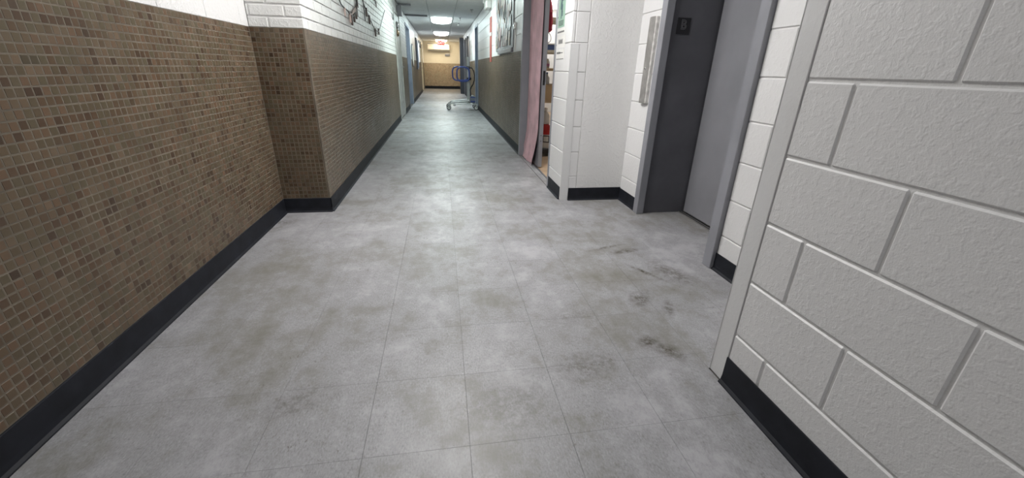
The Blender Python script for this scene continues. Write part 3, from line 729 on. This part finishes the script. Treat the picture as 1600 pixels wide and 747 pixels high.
sheet('notice', 'lowest white notice with small print on the pier', 'notice', M['paper'], 3.40, 3.63, 1.112, 1.185, [('text_lines', M['ink'], [(.05+.08*k, .05+.08*k+.055, .55, .75) for k in range(6)]+[(.5, .82, .62, .68), (.02, .95, .01, .05)])])

# ------------------------------------------------------------------ right corridor wall: collage board, red strip and small fittings
t = thing('collage_board', 'large collage of overlapping snapshots on the right corridor wall', 'collage', (XR, 6.7, 1.30), None)
q = MB(); q.box(XR-.014, XR-.002, 5.86, 7.66, 1.30, 2.16, .002); q.build('backing_board', M['silverfoil'], t)
rg = random.Random(11)
for k in range(110):
    wy, wz = rg.choice([(.15, .10), (.10, .15), (.20, .15), (.13, .18)]); y = rg.uniform(5.96+wy/2, 7.62-wy/2); z = rg.uniform(1.33+wz/2, 2.08-wz/2); d_ = .016+.0006*(k % 20)
    q = MB(); q.box(XR-d_, XR-d_+.0011, y-wy/2, y+wy/2, z-wz/2, z+wz/2); q.build('photo', M['photo'], t)
q = MB(); q.box(XR-.03, XR-.001, 5.90, 7.30, 1.245, 1.298, .003)
tag(q.build('display_rail', M['greyM']), 'grey rail under the snapshot collage at the tile edge', 'rail')
t = thing('banner_strip', 'narrow dark red strip hanging on the white block wall', 'banner', (XR, 8.53, 1.15))
q = MB(); q.box(XR-.012, XR-.001, 8.40, 8.66, 1.15, 1.92, .003); q.build('strip', M['redtape'], t); q = MB(); q.box(XR-.016, XR-.012, 8.39, 8.67, 1.60, 1.66, .002); q.build('white_band', M['paper'], t)
t = thing('emergency_light', 'white emergency light box high on the right wall by the ceiling', 'emergency light', (XR, 8.75, 2.08))
q = MB(); q.box(XR-.10, XR-.001, 8.45, 8.85, 2.06, 2.19, .012); q.build('housing', M['whitep'], t)
for y in (8.47, 8.83): q = MB(); q.lathe([(.03, .0), (.045, -.03), (.045, -.055), (.04, -.06)], (XR-.06, y, 2.215), 0, 14); q.build('lamp_head', M['whitep'], t)
t = thing('bell_button', 'small white bell button with cable run right of the collage', 'button', (XR, 5.72, 1.52))
q = MB(); q.box(XR-.025, XR, 5.68, 5.76, 1.50, 1.58, .006); q.build('housing', M['whitep'], t); q = MB(); q.lathe([(.016, 0), (.012, -.008)], (XR-.025, 5.72, 1.54), 0, 14); q.build('push', M['chrome'], t)
q = MB(); q.box(XR-.012, XR, 5.705, 5.735, 1.26, 1.50, .002); q.build('cable_cover', M['paper'], t)

def frame_door(nm, label, x, sg, y0, y1, top, fm_, leafm, setback=.06, ajar=None):
    t = thing(nm, label, None, (x, (y0+y1)/2, 0), kind='structure'); f_ = .06
    def B(a, b_): return (min(x+sg*a, x+sg*b_), max(x+sg*a, x+sg*b_))
    a, b_ = B(.012, -.13)
    for (u, v_) in ((y0, y0+f_), (y1-f_, y1)): q = MB(); q.box(a, b_, u, v_, 0, top, .003); q.build('frame_jamb', fm_, t)
    q = MB(); q.box(a, b_, y0+f_, y1-f_, top-f_, top, .003); q.build('frame_head', fm_, t)
    a, b_ = B(-setback, -setback-.045)
    q = MB(); q.box(a, b_, y0+f_+.003, y1-f_-.003, .01, top-f_-.003, .002); lf_ = q.build('door_leaf', leafm, t)
    return t, lf_, B
t, lf_, B = frame_door('door_3', 'pale scuffed door in the left corridor wall', XB, 1, DL1[0], DL1[1], 2.06, M['doorW'], M['doorW'], .004)
q = MB(); a, b_ = B(0, .006); q.box(a, b_, 9.12, 10.03, .04, .34, .001); q.build('kick_plate', M['steel'], lf_)
q = MB(); q.tube([(XB, 10.0, 1.02), (XB+.05, 10.0, 1.02), (XB+.055, 9.99, 1.02), (XB+.055, 9.88, 1.02)], .010, 8); q.build('lever_handle', M['chrome'], lf_)
for z, mm in ((1.80, 'chrome'), (1.66, 'glint')): q = MB(); q.lathe([(.07, 0), (.075, .008), (.05, .03), (.01, .038)], (XB, 9.55, z), 0, 18); q.build('round_plate', M[mm], lf_)
t, lf_, B = frame_door('door_4', 'blue grey framed doorway farther along the left wall', XB, 1, DL2[0], DL2[1], 2.06, M['blueF'], M['greyM'], .09)
q = MB(); q.lathe([(.026, 0), (.03, .03), (.018, .05)], (XB-.085, 12.0, 1.0), 0, 14); q.build('knob', M['chrome'], lf_)
t, lf_, B = frame_door('door_5', 'cream doorway in the far left corner', XB, 1, DL3[0], DL3[1], 2.06, M['tan'], M['tan'], .03)
q = MB(); q.lathe([(.026, 0), (.03, .03), (.018, .05)], (XB-.025, 20.2, 1.0), 0, 14); q.build('knob', M['chrome'], lf_)
t, lf_, B = frame_door('door_6', 'blue grey framed doorway behind the wheeled lift', XR, -1, DR1[0], DR1[1], 2.08, M['blueF'], M['blueF'], .05)
q = MB(); q.lathe([(.026, 0), (.03, -.03), (.018, -.05)], (XR+.045, 11.65, 1.0), 0, 14); q.build('knob', M['chrome'], lf_)
# dark double doorway with one leaf swung into the corridor
t, lf_, B = frame_door('door_7', 'dark double doorway on the right near the far end', XR, -1, DR2[0], DR2[1], 2.08, M['greyF'], M['greyM'], .05)
for k in range(2):
    q = MB(); q.box(XR-.17+.0*k, XR-.012, 18.42+.12*k, 18.47+.12*k, .02, 2.16, .003); q.build('folded_leaf', M['charcoal'], t)
for k in range(3): q = MB(); q.box(XR-.045, XR-.012, 15.5+k*.95, 15.58+k*.95, .02, 2.05, .003); q.build('dark_stile', M['charcoal'], t)
# ------------------------------------------------------------------ left corridor wall fittings
t = thing('wall_box', 'dark grey box on an arm high on the left wall', 'wall box', (XB, 9.9, 2.12))
q = MB(); q.box(XB+.005, XB+.10, 9.78, 9.95, 2.0, 2.19, .006); q.build('housing', M['greyM'], t); q = MB(); q.tube([(XB+.05, 9.86, 2.19), (XB+.05, 9.86, 2.22)], .012, 8); q.build('arm', M['greyD'], t)
q = MB(); q.tube([(XB+.004, 8.7+.05*k, 1.93-.10*math.sin(k/6*math.pi)) for k in range(7)], .005, 6)
tag(q.build('loose_wire', M['wire']), 'short loose wire loop on the white brick by the pale door', 'wire')
t = thing('wall_sign', 'tall cream rounded plaque with dark rim past the blue grey doorway', 'plaque', (XB, 14.1, 1.1))
def capsule(y, z0, z1, hw): return [(y+hw*math.cos(a), z1-hw+hw*math.sin(a)) for a in np.linspace(0, math.pi, 9)]+[(y+hw*math.cos(a), z0+hw+hw*math.sin(a)) for a in np.linspace(math.pi, 2*math.pi, 9)]
q = MB(); q.prism(capsule(14.05, 1.02, 1.68, .26), 0, XB, XB+.02); q.build('rim', M['greyD'], t)
q = MB(); q.prism(capsule(14.05, 1.06, 1.64, .22), 0, XB+.02, XB+.03); q.build('face', M['ivory'], t)
q = MB(); q.box(XB, XB+.04, 16.2, 17.1, .95, 1.98, .004)
t = thing('notice_board', 'dark framed notice board on the left wall', 'notice board', (XB, 16.6, .95)); q.build('frame', M['greyD'], t)
q = MB(); q.box(XB+.04, XB+.044, 16.26, 17.04, 1.01, 1.92); q.build('board', simple('slate blue felt', (.10, .13, .19), .8), t)
q = MB(); q.box(XB+.001, XB+.025, 17.6, 18.4, 1.2, 1.9, .003)
tag(q.build('white_panel', M['paper']), 'white panel on the left wall past the notice board', 'panel')
for k, y in enumerate((18.6, 19.6)):
    t = thing('wall_clock', ['round dark wall fitting past the white panel', 'round dark wall fitting beside the cream doorway'][k], 'clock', (XB, y, 1.9), 'round fittings on the far left wall')
    q = MB(); q.lathe([(.13, 0), (.13, .03), (.11, .04)], (XB, y, 1.90), 0, 20); q.build('rim', M['greyD'], t); q = MB(); q.lathe([(.10, .04), (.10, .043)], (XB, y, 1.90), 0, 20); q.build('face', M['ivory'], t)

# garland of wire and clips on the white brick
def px_wall(pts): return [(XB+.012, y, z) for y, z in pts]
t = thing('garland', 'wire garland with small clips hung on the white brick wall', 'garland', (XB, 4.6, 1.5))
s1 = [(3.95, 1.70), (4.03, 1.62), (4.15, 1.575), (4.27, 1.52), (4.40, 1.505), (4.52, 1.50), (4.64, 1.475), (4.78, 1.475), (4.88, 1.50), (4.98, 1.555), (5.06, 1.62), (5.12, 1.70), (5.15, 1.78)]
s2 = [(5.42, 1.80), (5.46, 1.71), (5.56, 1.66), (5.70, 1.62), (5.80, 1.585), (5.95, 1.545), (6.10, 1.50), (6.28, 1.475), (6.45, 1.465), (6.62, 1.475), (6.75, 1.52), (6.95, 1.60), (7.2, 1.70), (7.4, 1.78), (7.56, 1.84)]
s3 = [(5.50, 1.74), (5.51, 1.60), (5.515, 1.50)]
s4 = [(6.35, 1.98), (6.42, 1.90), (6.55, 1.84), (6.62, 1.80)]
for s_ in (s1, s2, s3, s4): q = MB(); q.tube(px_wall(s_), .0055, 6); q.build('wire', M['wire'], t)
for (y, z, h, mm) in ((4.40, 1.50, .06, 'rust'), (4.62, 1.475, .07, 'rust'), (4.70, 1.475, .085, 'clip'), (4.84, 1.49, .06, 'clip'), (4.97, 1.56, .09, 'clip'), (5.03, 1.59, .09, 'clip'), (5.10, 1.69, .10, 'clip'),
                      (5.68, 1.65, .085, 'clip'), (5.86, 1.59, .09, 'clip'), (6.28, 1.48, .09, 'clip'), (6.62, 1.505, .07, 'clip'), (6.46, 1.93, .10, 'clip'), (6.60, 1.84, .07, 'paper')):
    q = MB(); wd = .018 if mm == 'clip' else .008; q.box(XB+.004, XB+.02, y-wd, y+wd, z-h, z+.008, .003); q.build('clip', M[mm], t)
v = [(XB+.012, 4.72, 1.485), (XB+.012, 4.94, 1.535), (XB+.012, 4.96, 1.58), (XB+.012, 4.80, 1.53), (XB+.016, 4.72, 1.485), (XB+.016, 4.94, 1.535), (XB+.016, 4.96, 1.58), (XB+.016, 4.80, 1.53)]
q = MB(); q.add(v, [(0, 1, 2, 3), (7, 6, 5, 4), (0, 4, 5, 1), (1, 5, 6, 2), (2, 6, 7, 3), (3, 7, 4, 0)]); q.build('paper_scrap', M['rust'], t)

# ------------------------------------------------------------------ far end: air conditioner, control box, exit sign
t = thing('air_conditioner', 'long cream wall air conditioner under the ceiling of the far wall', 'air conditioner', (-.08, YF, 1.82))
q = MB(); q.prism([(YF, 1.82), (YF-.16, 1.82), (YF-.22, 1.87), (YF-.22, 2.08), (YF-.19, 2.11), (YF, 2.11)], 0, -.62, .46); q.build('casing', M['ivory'], t)
q = MB(); q.box(-.60, .44, YF-.20, YF-.14, 1.806, 1.8195, .002); q.build('air_outlet', M['greyD'], t)
q = MB(); q.box(-.62, .46, YF-.16, YF-.01, 2.111, 2.14, .002); q.build('top_grille', M['greyD'], t)
t = thing('control_box', 'small grey box on the far wall below the air conditioner', 'control box', (.35, YF, 1.58))
q = MB(); q.box(.23, .47, YF-.06, YF, 1.58, 1.66, .004); q.build('housing', M['greyM'], t); q = MB(); q.box(.26, .46, YF-.05, YF, 1.66, 1.70, .003); q.build('cover', M['paper'], t)
t = thing('exit_sign', 'red lit EXIT sign hanging from the ceiling before the far wall', 'exit sign', (.045, 19.8, 1.93))
q = MB(); q.box(-.115, .195, 19.8, 19.85, 1.93, 2.10, .006); q.build('housing', M['lampframe'], t)
q = MB(); q.box(-.105, .185, 19.795, 19.8, 1.94, 2.09); q.build('face', M['exitface'], t)
letters('EXIT', .135, 'letters', M['exit'], t, (.04, 19.7935, 2.012), (1, 0, 0), extrude=.001)
q = MB(); q.box(0.02, .06, 19.815, 19.835, 2.10, ZC, .002); q.build('hanger', M['lampframe'], t)

# ------------------------------------------------------------------ wheeled patient lift
t = thing('patient_lift', 'wheeled silver lift with blue loop handles by the right wall', 'patient lift', (.5, 11.55, 0))
LY = (11.32, 11.86)
for k, y in enumerate(LY):
    q = MB(); q.tube([(.20, y, .10), (.205, y, .155), (.24, y, .185), (.34, y, .195), (.55, y, .215), (.70, y, .23)], .017, 10); q.build('leg_tube', M['silver'], t)
    q = MB(); q.tube([(.21, y, .15), (.90, y, .15)], .012, 8); q.build('lower_rail', M['silver'], t)
    for x in (.165, .885):
        q = MB(); q.lathe([(.048, -.016), (.06, -.011), (.06, .011), (.048, .016)], (x, y, .06), 1, 24); wh = q.build('wheel', M['rubber'], t)
        q = MB(); q.lathe([(.038, -.019), (.042, -.017), (.042, .017), (.038, .019)], (x, y, .06), 1, 20); q.build('hub', M['whitep'], wh)
        q = MB(); q.box(x-.012, x+.035, y-.024, y-.020, .05, .15, .002); q.box(x-.012, x+.035, y+.020, y+.024, .05, .15, .002); q.box(x-.012, x+.035, y-.024, y+.024, .145, .155, .002); q.build('caster_fork', M['silver'], t)
    q = MB(); q.box(.29, .31, y-.012, y+.012, .10, .15, .003); q.box(.325, .34, y-.012, y+.012, .10, .15, .003); q.build('brake_pedal', M['greyD'], t)
q = MB(); q.tube([(.70, LY[0], .23), (.70, LY[1], .23)], .02, 10); q.tube([(.70, LY[0], .15), (.70, LY[1], .15)], .014, 8); q.build('cross_tube', M['silver'], t)
q = MB(); q.box(.665, .735, 11.54, 11.64, .14, 1.30, .008); q.build('mast', M['silver'], t)
q = MB(); q.box(.655, .745, 11.525, 11.655, 1.0, 1.08, .012); q.build('mast_head', M['greyD'], t)
q = MB(); q.box(.66, .78, 11.52, 11.66, .74, .80, .01); q.build('bracket', M['black'], t)
def loop(x0, x1, z0, z1, y, r):
    o = []
    for cx, cz, a0 in ((x1-r, z1-r, 0), (x0+r, z1-r, 90), (x0+r, z0+r, 180), (x1-r, z0+r, 270)):
        o += [(cx+r*math.cos(math.radians(a0+d)), y, cz+r*math.sin(math.radians(a0+d))) for d in (0, 22, 45, 68, 90)]
    return o
for y, x0, x1, dz in ((11.38, .40, .72, 0), (11.80, .30, .70, .01)):
    q = MB(); q.tube(loop(x0, x1, .71+dz, 1.05+dz, y, .11), .019, 10, closed=True); q.build('handle_loop', M['blue'], t)
q = MB(); q.box(.44, .68, 11.36, 11.40, .70, .755, .015); q.build('grip_pad', M['blue'], t, 'bright blue grip pad')
q = MB(); q.tube([(.70, 11.40, 1.04), (.70, 11.80, 1.04)], .018, 8); q.tube([(.70, 11.40, .73), (.70, 11.80, .73)], .018, 8); q.build('handle_bar', M['greyD'], t)
q = MB(); q.tube([(.73, 11.5, 1.04), (.79, 11.48, 1.04), (.84, 11.47, .96), (.862, 11.46, .86), (.855, 11.46, .75), (.82, 11.47, .64), (.77, 11.49, .57), (.745, 11.5, .50), (.75, 11.52, .42), (.76, 11.53, .34)], .014, 8); q.build('hose', M['black'], t)
q = MB(); q.box(.745, .875, 11.48, 11.68, .17, .33, .012); bt = q.build('battery_pack', M['blueF'], t)
q = MB(); q.box(.75, .87, 11.475, 11.48, .19, .225); q.box(.745, .875, 11.477, 11.483, .30, .325); q.build('battery_stripe', M['blue'], bt)
q = MB(); q.lathe([(.05, .33), (.052, .35), (.03, .36)], (.80, 11.58, 0), 2, 14); q.build('actuator_cap', M['silver'], t)
